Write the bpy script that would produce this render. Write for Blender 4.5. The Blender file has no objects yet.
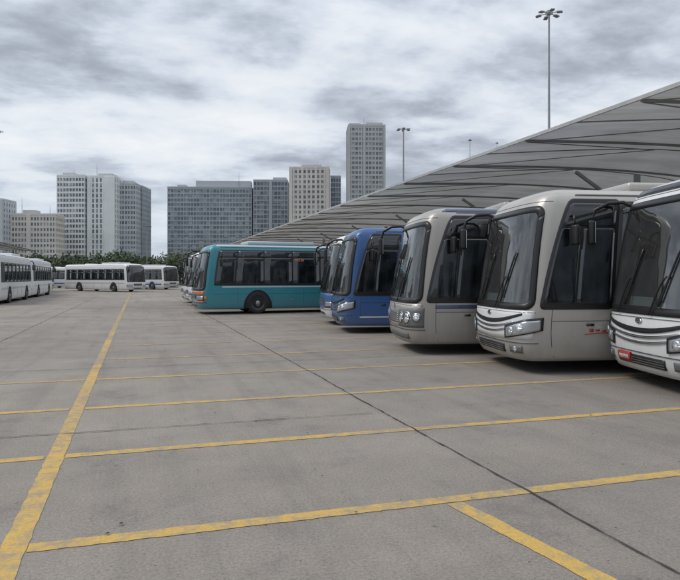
import bpy, bmesh, math, random
from mathutils import Vector, Matrix
random.seed(7)
S, C = math.sin(math.radians(17.5)), math.cos(math.radians(17.5))
scene = bpy.context.scene

# ------------------------------------------------------------------ materials
def new_mat(name):
    m = bpy.data.materials.new(name); m.use_nodes = True
    nt = m.node_tree
    return m, nt, nt.nodes, nt.links, nt.nodes["Principled BSDF"]

def ramp(nodes, stops):
    r = nodes.new('ShaderNodeValToRGB')
    el = r.color_ramp.elements
    while len(el) > 1: el.remove(el[-1])
    el[0].position = stops[0][0]; c = stops[0][1]; el[0].color = (*c, 1) if len(c) == 3 else c
    for p, c in stops[1:]:
        e = el.new(p); e.color = (*c, 1) if len(c) == 3 else c
    return r

def noise(nodes, links, vec, scale, detail=4, rough=.55, dist=0):
    n = nodes.new('ShaderNodeTexNoise')
    n.inputs['Scale'].default_value = scale; n.inputs['Detail'].default_value = detail
    n.inputs['Roughness'].default_value = rough; n.inputs['Distortion'].default_value = dist
    if vec is not None: links.new(vec, n.inputs['Vector'])
    return n

def mixc(nodes, links, fac, a, b, mode='MIX'):
    m = nodes.new('ShaderNodeMix'); m.data_type = 'RGBA'; m.blend_type = mode
    for sock, v in ((m.inputs[0], fac), (m.inputs[6], a), (m.inputs[7], b)):
        if isinstance(v, (int, float)): sock.default_value = v
        elif isinstance(v, tuple): sock.default_value = (*v, 1)
        else: links.new(v, sock)
    return m.outputs[2]

def math_n(nodes, links, op, a, b=None, clamp=False):
    m = nodes.new('ShaderNodeMath'); m.operation = op; m.use_clamp = clamp
    for i, v in enumerate((a, b)):
        if v is None: continue
        if isinstance(v, (int, float)): m.inputs[i].default_value = v
        else: links.new(v, m.inputs[i])
    return m.outputs[0]

_cache = {}
def simple(name, col, rough=.5, metal=0, ior=1.5, var=.12, vscale=3.0, emit=0, coat=0):
    if name in _cache: return _cache[name]
    m, nt, nodes, links, b = new_mat(name)
    tc = nodes.new('ShaderNodeTexCoord')
    n = noise(nodes, links, tc.outputs['Object'], vscale, 5)
    r = ramp(nodes, [(.3, tuple(c*(1-var) for c in col)), (.7, tuple(min(1, c*(1+var)) for c in col))])
    links.new(n.outputs[0], r.inputs[0]); links.new(r.outputs[0], b.inputs['Base Color'])
    b.inputs['Roughness'].default_value = rough; b.inputs['Metallic'].default_value = metal
    b.inputs['IOR'].default_value = ior; b.inputs['Coat Weight'].default_value = coat
    _cache[name] = m
    return m

def paint(name, col, metal=0.0, rough=.32):
    """bus paint with road dirt on the lower skirt"""
    if name in _cache: return _cache[name]
    m, nt, nodes, links, b = new_mat(name)
    tc = nodes.new('ShaderNodeTexCoord'); sep = nodes.new('ShaderNodeSeparateXYZ')
    links.new(tc.outputs['Object'], sep.inputs[0])
    n = noise(nodes, links, tc.outputs['Object'], 2.2, 7, .65)
    mp = nodes.new('ShaderNodeMapping'); mp.inputs['Scale'].default_value = (9, 9, .7)
    links.new(tc.outputs['Object'], mp.inputs[0])
    n2 = noise(nodes, links, mp.outputs[0], 1.3, 4)
    h = nodes.new('ShaderNodeMapRange'); h.inputs[1].default_value = .25; h.inputs[2].default_value = 1.0
    h.inputs[3].default_value = .55; h.inputs[4].default_value = .04
    links.new(sep.outputs[2], h.inputs[0])
    d = math_n(nodes, links, 'MULTIPLY', h.outputs[0], n.outputs[0])
    d2 = math_n(nodes, links, 'MULTIPLY', n2.outputs[0], .15)
    d = math_n(nodes, links, 'ADD', d, d2, True)
    c = mixc(nodes, links, d, col, (.14, .12, .10))
    links.new(c, b.inputs['Base Color'])
    rr = math_n(nodes, links, 'MULTIPLY_ADD', d, .8)
    rr.node.inputs[2].default_value = rough
    links.new(rr, b.inputs['Roughness'])
    b.inputs['Metallic'].default_value = metal; b.inputs['Coat Weight'].default_value = .4
    b.inputs['Coat Roughness'].default_value = .06
    n3 = noise(nodes, links, tc.outputs['Object'], 1.7, 2)
    bp = nodes.new('ShaderNodeBump'); bp.inputs['Strength'].default_value = .25; bp.inputs['Distance'].default_value = .02
    links.new(n3.outputs[0], bp.inputs['Height']); links.new(bp.outputs[0], b.inputs['Normal'])
    _cache[name] = m
    return m

def glassy(name, col, ior, wav=.02, patch=None):
    if name in _cache: return _cache[name]
    m, nt, nodes, links, b = new_mat(name)
    tc = nodes.new('ShaderNodeTexCoord')
    n = noise(nodes, links, tc.outputs['Object'], 1.1, 2)
    bp = nodes.new('ShaderNodeBump'); bp.inputs['Strength'].default_value = .25; bp.inputs['Distance'].default_value = wav
    links.new(n.outputs[0], bp.inputs['Height']); links.new(bp.outputs[0], b.inputs['Normal'])
    n2 = noise(nodes, links, tc.outputs['Object'], 2.3, 4, .6)
    p = patch or tuple(c*3.2 for c in col)
    r = ramp(nodes, [(.45, col), (.68, p)])
    links.new(n2.outputs[0], r.inputs[0]); links.new(r.outputs[0], b.inputs['Base Color'])
    b.inputs['Roughness'].default_value = .05; b.inputs['IOR'].default_value = ior
    _cache[name] = m
    return m

def clear_glass():
    m = bpy.data.materials.new('windshield_clear_glass'); m.use_nodes = True
    nt = m.node_tree; nodes, links = nt.nodes, nt.links; nodes.clear()
    out = nodes.new('ShaderNodeOutputMaterial')
    tc = nodes.new('ShaderNodeTexCoord'); n = noise(nodes, links, tc.outputs['Object'], 1.2, 2)
    bp = nodes.new('ShaderNodeBump'); bp.inputs['Strength'].default_value = .35; bp.inputs['Distance'].default_value = .03
    links.new(n.outputs[0], bp.inputs['Height'])
    t = nodes.new('ShaderNodeBsdfTransparent'); t.inputs[0].default_value = (.66, .72, .72, 1)
    g = nodes.new('ShaderNodeBsdfGlossy'); g.inputs['Roughness'].default_value = .03; g.inputs[0].default_value = (.93, .97, 1, 1)
    links.new(bp.outputs[0], g.inputs['Normal'])
    fr = nodes.new('ShaderNodeFresnel'); fr.inputs['IOR'].default_value = 1.65
    n2 = noise(nodes, links, tc.outputs['Object'], 4, 6, .7)
    d = nodes.new('ShaderNodeBsdfDiffuse'); d.inputs[0].default_value = (.45, .43, .40, 1)
    dm = math_n(nodes, links, 'MULTIPLY', n2.outputs[0], .11)
    m1 = nodes.new('ShaderNodeMixShader'); links.new(dm, m1.inputs[0]); links.new(t.outputs[0], m1.inputs[1]); links.new(d.outputs[0], m1.inputs[2])
    f2 = math_n(nodes, links, 'ADD', fr.outputs[0], .06, True)
    m2 = nodes.new('ShaderNodeMixShader'); links.new(f2, m2.inputs[0]); links.new(m1.outputs[0], m2.inputs[1]); links.new(g.outputs[0], m2.inputs[2])
    links.new(m2.outputs[0], out.inputs[0])
    return m
M_CLEAR = clear_glass()
M_GLASS = glassy('windshield_glass', (.012, .014, .016), 1.95, .02, (.05, .055, .06))
M_SIDEG = glassy('tinted_side_glass', (.007, .009, .011), 1.75, .03)
M_BLACK = simple('black_trim', (.012, .012, .013), .35)
M_RUB = simple('rubber', (.02, .02, .02), .8)
M_CHR = simple('satin_chrome', (.55, .56, .58), .22, 1)
M_LAMP = simple('headlamp_lens', (.42, .44, .47), .12, .6, 1.6)
M_LENS = simple('lamp_reflector', (.75, .77, .8), .08, .9)
M_AMB = simple('amber_lens', (.5, .16, .03), .3)
M_RIM = simple('wheel_rim', (.32, .32, .33), .45, .5)
M_PLATE = simple('red_plate', (.36, .035, .025), .6)
M_PTXT = simple('plate_white', (.6, .58, .56), .5)
M_UNDER = simple('underbody', (.02, .02, .02), .9)
M_LED = simple('sign_orange', (.75, .22, .05), .5)
M_SEAM = simple('panel_seam', (.05, .05, .05), .8)
M_TRIM = simple('grey_bumper_trim', (.12, .12, .12), .5)
M_DASH = simple('dashboard_plastic', (.09, .09, .095), .7)
M_SEAT = simple('seat_fabric', (.06, .10, .19), .9, var=.4, vscale=12)
M_SEATG = simple('driver_seat', (.10, .10, .10), .9)
M_FLOORI = simple('bus_floor', (.12, .12, .12), .8)
M_RAIL = simple('grab_rail', (.55, .40, .05), .4)

# ------------------------------------------------------------------ bus builder
ZB = .23
def herm(kn, x):
    if x <= kn[0][0]: return kn[0][1]
    if x >= kn[-1][0]: return kn[-1][1]
    n = len(kn)
    for i in range(n-1):
        if kn[i][0] <= x <= kn[i+1][0]: break
    def sl(j):
        if j <= 0: a, b = 0, 1
        elif j >= n-1: a, b = n-2, n-1
        else:
            d0 = (kn[j][1]-kn[j-1][1])/(kn[j][0]-kn[j-1][0]); d1 = (kn[j+1][1]-kn[j][1])/(kn[j+1][0]-kn[j][0])
            if d0*d1 <= 0: return 0
            return 2*d0*d1/(d0+d1)
        return (kn[b][1]-kn[a][1])/(kn[b][0]-kn[a][0])
    h = kn[i+1][0]-kn[i][0]; t = (x-kn[i][0])/h
    return ((2*t**3-3*t**2+1)*kn[i][1] + (t**3-2*t**2+t)*h*sl(i) + (-2*t**3+3*t**2)*kn[i+1][1] + (t**3-t**2)*h*sl(i+1))

class Bus:
    W = 1.25
    def __init__(self, st):
        self.st = st
        self.L = st.get('L', 12.2); self.a = st.get('a', .46); n = st.get('n', 3.3)
        W, L, a = self.W, self.L, self.a
        pts = []
        for i in range(61):
            t = (i/60)**1.35*math.pi/2
            pts.append((a*(1-max(0, math.cos(t))**(2/n)), W*math.sin(t)**(2/n)))
        rr = .22
        pts.append((L-rr, W))
        for i in range(1, 9):
            t = i/8*math.pi/2
            pts.append((L-rr+rr*math.sin(t), W-rr+rr*math.cos(t)))
        pts.append((L, 0))
        self.pts = pts; self.cum = [0]
        for p, q in zip(pts, pts[1:]): self.cum.append(self.cum[-1]+math.dist(p, q))
        self.SF = self.cum[60]; self.ST = self.cum[-1]
        self.H = st.get('H', 3.14)
        k = self.H/3.14
        self.xf = [(z*k if z > 2 else z, x) for z, x in st.get('xf', [(ZB, .12), (.40, .03), (.7, 0), (1.0, .02), (1.25, .06), (1.99, .17), (2.7, .33), (2.88, .40), (3.0, .50), (3.08, .68), (3.2, 1.2)])]
        self.wz = [(z*k if z > 2 else z, w) for z, w in [(ZB, 1.2), (.42, 1.245), (.8, 1.25), (1.3, 1.25), (1.99, 1.238), (2.65, 1.21), (2.85, 1.185), (2.98, 1.13), (3.06, 1.03), (3.1, .92)]]
        self.bm = bmesh.new(); self.mats = []; self.midx = {}
    def m(self, mat):
        if mat.name not in self.midx:
            self.midx[mat.name] = len(self.mats); self.mats.append(mat)
        return self.midx[mat.name]
    def sx(self, x): return self.SF + (x-self.a)
    def plan(self, s):
        s = min(abs(s), self.ST); lo, hi = 0, len(self.cum)-1
        while hi-lo > 1:
            mid = (lo+hi)//2
            if self.cum[mid] <= s: lo = mid
            else: hi = mid
        t = (s-self.cum[lo])/(self.cum[hi]-self.cum[lo]); p, q = self.pts[lo], self.pts[hi]
        return p[0]+(q[0]-p[0])*t, p[1]+(q[1]-p[1])*t
    def P(self, s, z):
        px, py = self.plan(s); k = herm(self.wz, z)/self.W
        sg = -1 if s > 0 else 1
        return Vector((px + herm(self.xf, z)*max(0, 1-px/3.0), sg*py*k, z))
    def Nn(self, s, z):
        e = .01
        n = (self.P(s, z+e)-self.P(s, z-e)).cross(self.P(s+e, z)-self.P(s-e, z))
        n.normalize()
        c = Vector((self.L/2 if abs(s) > 2.2 else 1.5, 0, z))
        if n.dot(self.P(s, z)-c) < 0: n = -n
        return n
    def on(self, s, z, off): return self.P(s, z)+self.Nn(s, z)*off
    def shell(self, mat, hole=None):
        bm = self.bm; mi = self.m(mat)
        ss = [self.SF*(i/30) for i in range(31)]
        if hole: ss.append(hole[0])
        x = self.a
        while x < self.L-.8: x += .45; ss.append(self.sx(x))
        ss += [self.ST-1.25-.35+ .35*i/6 for i in range(7)] + [self.ST-.7, self.ST]
        ss = sorted(set(round(v, 4) for v in ss)); full = ss + [-v for v in reversed(ss[1:-1])]
        k = self.H/3.14; top = 3.1*k
        zs = [ZB, .30, .40, .55] + [.7+i*.11 for i in range(18)]
        zs = [z for z in zs if z < 2.62*k-.03] + [z*k for z in (2.65, 2.75, 2.82, 2.88, 2.93, 2.98, 3.02, 3.06, 3.09, 3.1)]
        if hole:
            zs = [z for z in zs if abs(z-hole[1]) > .03 and abs(z-hole[2]) > .02] + [hole[1], hole[2]]; zs.sort()
        rows = [[bm.verts.new(self.P(s, z)) for s in full] for z in zs]
        for kk, dz, ex in ((.82, .02, .12), (.6, .035, .25), (.3, .045, .35), (0.02, .05, .4)):
            row = []
            for s in full:
                p = self.P(s, top); f = max(0, 1-self.plan(s)[0]/3.0)
                row.append(bm.verts.new((p.x+ex*f, p.y*kk, top+dz)))
            rows.append(row)
        n = len(full)
        for j, (r0, r1) in enumerate(zip(rows, rows[1:])):
            for i in range(n):
                if hole and j+1 < len(zs):
                    zc = (zs[j]+zs[j+1])/2; i2 = (i+1) % n
                    if hole[1] < zc < hole[2] and max(abs(full[i]), abs(full[i2])) < hole[0]+.001: continue
                f = bm.faces.new((r0[i], r0[(i+1) % n], r1[(i+1) % n], r1[i])); f.material_index = mi; f.smooth = True
        f = bm.faces.new(rows[0]); f.material_index = self.m(M_UNDER)
        f = bm.faces.new(list(reversed(rows[-1]))); f.material_index = mi
    def grid(self, fn, mat, off, nu=14, nv=12, back=-.003):
        bm = self.bm; mi = self.m(mat); g = []
        for j in range(nv+1):
            g.append([bm.verts.new(self.on(*fn(i/nu, j/nv), off)) for i in range(nu+1)])
        for j in range(nv):
            for i in range(nu):
                f = bm.faces.new((g[j][i], g[j][i+1], g[j+1][i+1], g[j+1][i])); f.material_index = mi; f.smooth = True
        if back is None: return
        ring = [(i, 0) for i in range(nu)] + [(nu, j) for j in range(nv)] + [(i, nv) for i in range(nu, 0, -1)] + [(0, j) for j in range(nv, 0, -1)]
        bk = [bm.verts.new(self.on(*fn(i/nu, j/nv), back)) for i, j in ring]
        for k in range(len(ring)):
            a, b = ring[k], ring[(k+1) % len(ring)]
            f = bm.faces.new((g[a[1]][a[0]], g[b[1]][b[0]], bk[(k+1) % len(ring)], bk[k])); f.material_index = mi
    def rect(self, s0, s1, z0, z1, mat, off=.008, r=.06, nu=14, nv=16, both=False, side=1, back=-.003):
        def V(v): return .5-.5*math.cos(math.pi*v)
        def mk(sgn):
            def fn(u, v):
                v2 = V(v); z = z0+(z1-z0)*v2
                d = min(z-z0, z1-z); ins = 0
                if r and d < r: ins = r-math.sqrt(max(0, r*r-(r-d)**2))
                a = s0(z) if callable(s0) else s0; b = s1(z) if callable(s1) else s1
                a += ins; b -= ins
                return sgn*(a+(b-a)*u), z
            return fn
        self.grid(mk(side), mat, off, nu, nv, back)
        if both: self.grid(mk(-side), mat, off, nu, nv, back)
    def frame(self, sw, tilt, z0, z1, w, r, mat, off):
        """rounded frame: outer half-width sw (tilt less at the top), ring width w"""
        def loop(ins, rad):
            a, h = sw-ins, (z1-z0)/2-ins; zc = (z0+z1)/2; pts = []
            for cx, cz, t0 in ((1, 1, 0), (-1, 1, 90), (-1, -1, 180), (1, -1, 270)):
                for i in range(9):
                    t = math.radians(t0+90*i/8)
                    pts.append((cx*(a-rad)+rad*math.cos(t), cz*(h-rad)+rad*math.sin(t)))
                nx = {(1, 1): (-1, 1), (-1, 1): (-1, -1), (-1, -1): (1, -1), (1, -1): (1, 1)}[(cx, cz)]
                t = math.radians(t0+90)
                p = pts[-1]; q = (nx[0]*(a-rad)+rad*math.cos(t), nx[1]*(h-rad)+rad*math.sin(t))
                for i in range(1, 24): pts.append((p[0]+(q[0]-p[0])*i/24, p[1]+(q[1]-p[1])*i/24))
            pts.append(pts[0])
            return [(s*(1-tilt*((z+h)/(2*h))/sw), z+zc) for s, z in pts]
        A, B = loop(0, r), loop(w, max(.02, r-w*.5)); n = len(A)-1
        def fn(u, v):
            i = round(u*n); return (A[i][0]+(B[i][0]-A[i][0])*v, A[i][1]+(B[i][1]-A[i][1])*v)
        self.grid(fn, mat, off, n, 2)
    def band(self, s0, s1, zl, zh, mat, off=.008, nu=26, nv=4, both=False):
        for sg in ((1, -1) if both else (1,)):
            def fn(u, v, sg=sg):
                s = s0+(s1-s0)*u
                a, b = (zl(s) if callable(zl) else zl), (zh(s) if callable(zh) else zh)
                return sg*s, a+(b-a)*v
            self.grid(fn, mat, off, nu, nv)
    def disc(self, s, z, r, mat, off, both=False, ry=None):
        ry = ry or r
        for sg in ((1, -1) if both else (1,)):
            self.grid(lambda u, v, sg=sg: (sg*(s+r*v*math.cos(2*math.pi*u)), z+ry*v*math.sin(2*math.pi*u)), mat, off, 20, 3)
    def tube(self, pts, r, mat, seg=8):
        bm = self.bm; mi = self.m(mat); rings = []
        for i, p in enumerate(pts):
            d = (pts[min(i+1, len(pts)-1)]-pts[max(i-1, 0)]).normalized()
            u = d.cross(Vector((0, 0, 1)))
            if u.length < .1: u = d.cross(Vector((1, 0, 0)))
            u.normalize(); v = d.cross(u)
            rings.append([bm.verts.new(p+(u*math.cos(t)+v*math.sin(t))*r) for t in [2*math.pi*k/seg for k in range(seg)]])
        for a, b in zip(rings, rings[1:]):
            for k in range(seg):
                f = bm.faces.new((a[k], a[(k+1) % seg], b[(k+1) % seg], b[k])); f.material_index = mi; f.smooth = True
        for rg in (rings[0], list(reversed(rings[-1]))):
            f = bm.faces.new(rg); f.material_index = mi
    def box(self, c, dim, mat, bev=.04, rot=None):
        t = bmesh.new(); bmesh.ops.create_cube(t, size=1)
        for v in t.verts: v.co = Vector((v.co.x*dim[0], v.co.y*dim[1], v.co.z*dim[2]))
        if bev: bmesh.ops.bevel(t, geom=list(t.edges), offset=bev, segments=3, profile=.6, affect='EDGES')
        mi = self.m(mat); mp = {}
        R = rot or Matrix.Identity(3)
        for v in t.verts: mp[v] = self.bm.verts.new(R @ v.co + Vector(c))
        for f in t.faces:
            g = self.bm.faces.new([mp[v] for v in f.verts]); g.material_index = mi; g.smooth = bev > 0
        t.free()
    def lathe(self, c, prof, mat, sgn, seg=32):
        mi = self.m(mat); rings = []
        for r, y in prof:
            rings.append([self.bm.verts.new((c[0]+r*math.cos(2*math.pi*k/seg), c[1]+sgn*y, c[2]+r*math.sin(2*math.pi*k/seg))) for k in range(seg)])
        for a, b in zip(rings, rings[1:]):
            for k in range(seg):
                f = self.bm.faces.new((a[k], a[(k+1) % seg], b[(k+1) % seg], b[k])); f.material_index = mi; f.smooth = True
        f = self.bm.faces.new(rings[-1]); f.material_index = mi
    def wheel(self, x):
        s0 = self.sx(x)
        for sg in (1, -1):
            def arch(u, v, sg=sg):
                t = math.pi*u; R = .03+.60*v
                return sg*(s0+R*math.cos(t)), max(ZB+.005, .40+R*math.sin(t)*1.02 - (1-math.sin(t))*.17)
            self.grid(arch, M_UNDER, .006, 24, 4)
            def lip(u, v, sg=sg):
                t = math.pi*u; R = .63+.035*v
                return sg*(s0+R*math.cos(t)), max(ZB+.005, .40+R*math.sin(t)*1.02 - (1-math.sin(t))*.17)
            self.grid(lip, M_BLACK, .016, 24, 2)
            c = (x, -sg*1.05, .49)
            self.lathe(c, [(.30, -.1), (.46, -.1), (.49, -.05), (.49, .15), (.47, .2), (.42, .222), (.31, .215), (.29, .19)], M_RUB, -sg)
            self.lathe(c, [(.30, .195), (.285, .205), (.27, .16), (.18, .12), (.15, .19), (.10, .2), (.09, .23), (.02, .235)], M_RIM, -sg)
    def interior(self, zb):
        self.box((5.6, 0, .88), (9.6, 2.3, .04), M_FLOORI, 0)
        self.box((.62, 0, zb-.12), (.62, 2.0, .26), M_DASH, .05)
        self.box((.80, -.58, zb+.05), (.34, .66, .16), M_DASH, .05)
        self.box((.70, .45, zb+.04), (.25, .5, .10), M_DASH, .03)
        R = Matrix.Rotation(math.radians(-35), 3, 'Y')
        pts = [Vector((1.08, -.58, zb+.17))+R @ Vector((.23*math.cos(t), .23*math.sin(t), 0)) for t in [2*math.pi*i/20 for i in range(21)]]
        self.tube(pts, .017, M_BLACK, 6)
        self.tube([pts[0], pts[10]], .014, M_BLACK, 6); self.tube([pts[5], pts[15]], .014, M_BLACK, 6)
        self.tube([Vector((1.08, -.58, zb+.17)), Vector((.85, -.58, zb-.05))], .03, M_BLACK, 6)
        self.box((1.55, -.58, 1.18), (.46, .48, .14), M_SEATG, .05)
        self.box((1.80, -.58, 1.58), (.13, .47, .72), M_SEATG, .05)
        self.box((1.83, -.58, 2.02), (.10, .26, .20), M_SEATG, .04)
        self.box((2.02, -.62, 1.6), (.03, 1.1, 1.3), M_DASH, .01)
        for i in range(6):
            x = 2.7+i*.85
            for y in (-.93, -.48, .48, .93):
                self.box((x, y, 1.35), (.42, .42, .10), M_SEAT, .03)
                self.box((x+.22, y, 1.66), (.08, .42, .62), M_SEAT, .03)
        for x, y in ((1.3, .3), (2.1, .28), (3.4, .26), (5.0, -.26)):
            self.tube([Vector((x, y, .9)), Vector((x, y, 2.95))], .018, M_RAIL, 8)
        for y in (-.45, .45): self.tube([Vector((1.3, y, 2.6)), Vector((8, y, 2.6))], .016, M_RAIL, 6)
        self.box((5.6, 0, 2.98), (9.0, 1.5, .03), simple('ceiling_panel', (.5, .5, .5), .7), 0)
    def finish(self, name):
        me = bpy.data.meshes.new(name); bmesh.ops.recalc_face_normals(self.bm, faces=[f for f in self.bm.faces])
        self.bm.to_mesh(me); self.bm.free()
        for m in self.mats: me.materials.append(m)
        return me

def make_bus(name, st):
    b = Bus(st); body = st['body']; k = b.H/3.14
    style = st['style']
    zt = st.get('wt', 2.77)*k; zb = st.get('wb', 1.12)
    sw = st.get('sw', b.SF-.15)
    inner = st.get('interior', False)
    b.shell(body, (sw-.11, zb+.03, zt-.03) if inner else None)
    lo = lambda z: -(sw-.06*((z-zb)/(zt-zb)))
    hi = lambda z: (sw-.06*((z-zb)/(zt-zb)))
    if inner:
        b.frame(sw, .06, zb-.03, zt+.03, .115, .16, M_BLACK, .013)
        b.rect(lambda z: lo(z)+.09, lambda z: hi(z)-.09, zb+.02, zt-.02, M_CLEAR, .009, .10, 34, 20, back=None)
        b.interior(zb)
        b.rect(lambda z: lo(z)+.12, lambda z: hi(z)-.12, zt-.22, zt-.09, M_BLACK, -.02, .03, 20, 4, back=None)
        b.rect(-.45, .20, zb+.10, zb+.24, simple('route_card', (.45, .46, .45), .5), -.05, .01, 6, 4, back=None)
        b.rect(.45, .62, zb+.07, zb+.16, simple('dash_paper', (.50, .51, .50), .5), .004, .01, 3, 3, back=None)
        b.box((.62, -.55, zt-.28), (.03, .75, .26), M_DASH, .02, Matrix.Rotation(math.radians(14), 3, 'Y'))
        b.box((.62, .55, zt-.24), (.03, .75, .18), M_DASH, .02, Matrix.Rotation(math.radians(14), 3, 'Y'))
    else:
        b.rect(lo, hi, zb-.03, zt+.03, M_BLACK, .008, .16, 34, 20)
        b.rect(lambda z: lo(z)+.06, lambda z: hi(z)-.06, zb+.05, zt-.05, M_GLASS, .013, .12, 34, 20)
    for s0, s1 in ((-.62, -.22), (.30, .72)):
        arm = [b.on(s0+(s1-s0)*t*.75, zb-.03+.55*t+.1*math.sin(t*3), .045) for t in [i/8 for i in range(9)]]
        b.tube(arm, .012, M_BLACK, 6)
        bl = [b.on(s1-.35*(1-t)-.02*t+.12, zb+.10+.85*t, .032) for t in [i/8 for i in range(9)]]
        b.tube(bl, .015, M_BLACK, 6)
    if st.get('dest'):
        z0, z1 = st['dest']
        b.rect(-.95, .95, z0*k, z1*k, M_BLACK, .012, .04, 24, 8)
        b.rect(-.86, .86, z0*k+.02, z1*k-.02, M_SIDEG, .016, .02, 24, 6)
    face = st.get('face')
    if face: b.band(-1.36, 1.36, lambda s: .56+.03*abs(s), lambda s: zb-.04, face, .010, 40, 6)
    if style == 'modern':
        b.band(-1.16, 1.16, lambda s: .82+.16*(abs(s)/1.1)**2, lambda s: .895+.13*(abs(s)/1.1)**2, M_BLACK, .016, 40, 3)
        b.band(-1.0, 1.0, lambda s: .745+.15*(abs(s)/1.1)**2, lambda s: .785+.13*(abs(s)/1.1)**2, M_CHR, .022, 40, 2)
        b.band(-.95, .95, lambda s: .665+.15*(abs(s)/1.1)**2, lambda s: .70+.14*(abs(s)/1.1)**2, M_CHR, .022, 40, 2)
        b.band(.74, b.SF+.02, lambda s: .59+.22*max(0, s-.74)**1.3, lambda s: .80+.28*(s-.74)-.2*max(0, s-1.25), M_BLACK, .024, 20, 6, True)
        b.band(.79, b.SF-.03, lambda s: .62+.22*max(0, s-.79)**1.3, lambda s: .775+.28*(s-.79)-.2*max(0, s-1.25), M_LAMP, .030, 20, 6, True)
        b.disc(.93, .72, .07, M_LENS, .038, True); b.disc(1.13, .785, .065, M_LENS, .038, True)
        b.band(-.66, .66, .34, .48, M_BLACK, .012, 20, 3)
        for i in range(3): b.band(-.64, .64, .365+.035*i, .373+.035*i, M_TRIM, .018, 12, 1)
        b.band(.84, 1.16, .36, .48, M_TRIM, .012, 8, 3, True)
        b.disc(1.0, .42, .045, M_LENS, .02, True)
        b.disc(0, 1.0, .085, M_CHR, .024, False, .04)
        b.band(-1.44, 1.44, .525, .535, M_SEAM, .012, 30, 1)
    elif style == 'round':
        b.band(.46, 1.42, .58, lambda s: .95+.05*(s-.5), M_TRIM, .014, 24, 6, True)
        for s, z, r in ((.66, .76, .145), (.98, .77, .15), (1.26, .79, .10)):
            b.disc(s, z, r, M_CHR, .022, True); b.disc(s, z, r*.84, M_BLACK, .027, True); b.disc(s, z, r*.70, M_LENS, .032, True)
        b.band(-.42, .42, .64, .90, M_TRIM, .014, 20, 4)
        for i in range(5): b.band(-.40, .40, .665+.045*i, .682+.045*i, M_CHR, .02, 14, 1)
        b.band(-1.0, 1.0, .33, .45, M_TRIM, .012, 26, 3)
        b.band(-1.44, 1.44, .525, .537, M_SEAM, .012, 30, 1)
        b.disc(0, 1.01, .07, M_CHR, .02)
    else:
        b.band(.72, 1.30, .62, .82, M_BLACK, .014, 14, 4, True)
        b.band(.76, 1.26, .645, .795, M_LAMP, .02, 14, 4, True)
        b.band(1.30, 1.42, .645, .795, M_AMB, .018, 6, 3, True)
        b.band(-.55, .55, .70, .92, M_BLACK, .014, 18, 4)
        for i in range(4): b.band(-.52, .52, .73+.045*i, .742+.045*i, M_RIM, .02, 12, 1)
        b.band(-1.42, 1.42, .525, .54, M_SEAM, .012, 30, 1)
        b.band(-.5, .5, .34, .42, M_BLACK, .012, 14, 2)
        if st.get('orange_front'):
            b.band(.10, 1.28, .52, .60, st['orange_front'], .016, 14, 2, False)
            b.band(-1.30, 1.30, .86, 1.02, st['orange_front'], .013, 34, 3)
    if st.get('plate'):
        ps, pz = st['plate']
        b.band(ps, ps+.38, pz-.01, pz+.12, M_PLATE, .034, 5, 2)
        for i in range(7):
            b.band(ps+.045+i*.043, ps+.070+i*.043, pz+.02, pz+.08, M_PTXT, .038, 1, 1)
    bz0, bz1 = st.get('win', (1.32, 2.62)); bz1 *= k
    L = b.L
    # roof-cap joint line and drip rail
    if style in ('modern', 'round'):
        b.band(-1.40, 1.40, 2.865*k, 2.873*k, M_SEAM, .003, 40, 1)
        b.band(b.sx(.75), b.sx(L-.4), 2.975*k, 2.995*k, M_TRIM, .012, 40, 1, True)
        b.band(-1.38, 1.38, 1.045, 1.052, M_SEAM, .012, 30, 1)
    else:
        b.band(b.sx(.6), b.sx(L-.4), 2.96*k, 2.975*k, M_TRIM, .012, 40, 1, True)
    sb = st.get('sideblack', M_BLACK)
    if style in ('modern', 'round'):
        f0 = b.sx(.40)
        front = lambda z: f0 + .24*((z-1.0)/1.8)**1.5*(1 if z > 1 else 0) - .02 if z > 1 else f0-.02
        b.rect(front, b.sx(1.72), 1.10, 2.92*k, sb, .008, .09, 16, 18, both=True)
        b.rect(lambda z: front(z)+.06, b.sx(1.00), 1.20, 2.42*k, M_SIDEG, .013, .06, 12, 14, both=True)
        b.rect(b.sx(1.04), b.sx(1.66), 1.20, 2.42*k, M_SIDEG, .013, .04, 8, 12, both=True)
        b.rect(lambda z: front(z)+.07, b.sx(1.66), 2.46*k, 2.84*k, M_SIDEG, .013, .05, 12, 6, both=True)
        b.rect(b.sx(1.725), b.sx(L-.5), bz0-.10, 2.88*k, sb, .008, .05, 30, 14, both=True)
        x = 1.80
        while x < L-1.8:
            b.rect(b.sx(x), b.sx(x+1.42), bz0-.04, 2.78*k, M_SIDEG, .013, .05, 4, 10, both=True); x += 1.47
    else:
        f0 = b.sx(.62)
        b.rect(f0, b.sx(L-.5), bz0, bz1+.05, sb, .008, .06, 40, 14, both=True)
        xs = [(.70, 1.55)]; x = 1.62
        while x < L-1.9: xs.append((x, x+1.28)); x += 1.34
        for a_, c_ in xs:
            b.rect(b.sx(a_), b.sx(c_), bz0+.05, bz1-.30, M_SIDEG, .013, .05, 4, 8, both=True)
            b.rect(b.sx(a_), b.sx(c_), bz1-.275, bz1, M_SIDEG, .013, .03, 4, 5, both=True)
    for x in st.get('seams', (1.73, 3.3, 4.8, 6.3, 7.8, 9.9)):
        b.band(b.sx(x), b.sx(x)+.012, .27, min(1.10, bz0), M_SEAM, .003, 1, 4, True)
    if style in ('modern', 'round'):
        b.band(b.sx(.62), b.sx(.62)+.010, .29, 1.10, M_SEAM, .003, 1, 4, True)
        b.band(b.sx(1.25), b.sx(1.38), .82, .86, M_BLACK, .02, 2, 1, True)
    b.band(b.sx(.63), b.sx(L-.3), .90, .910, M_SEAM, .003, 30, 1, True)
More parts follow.
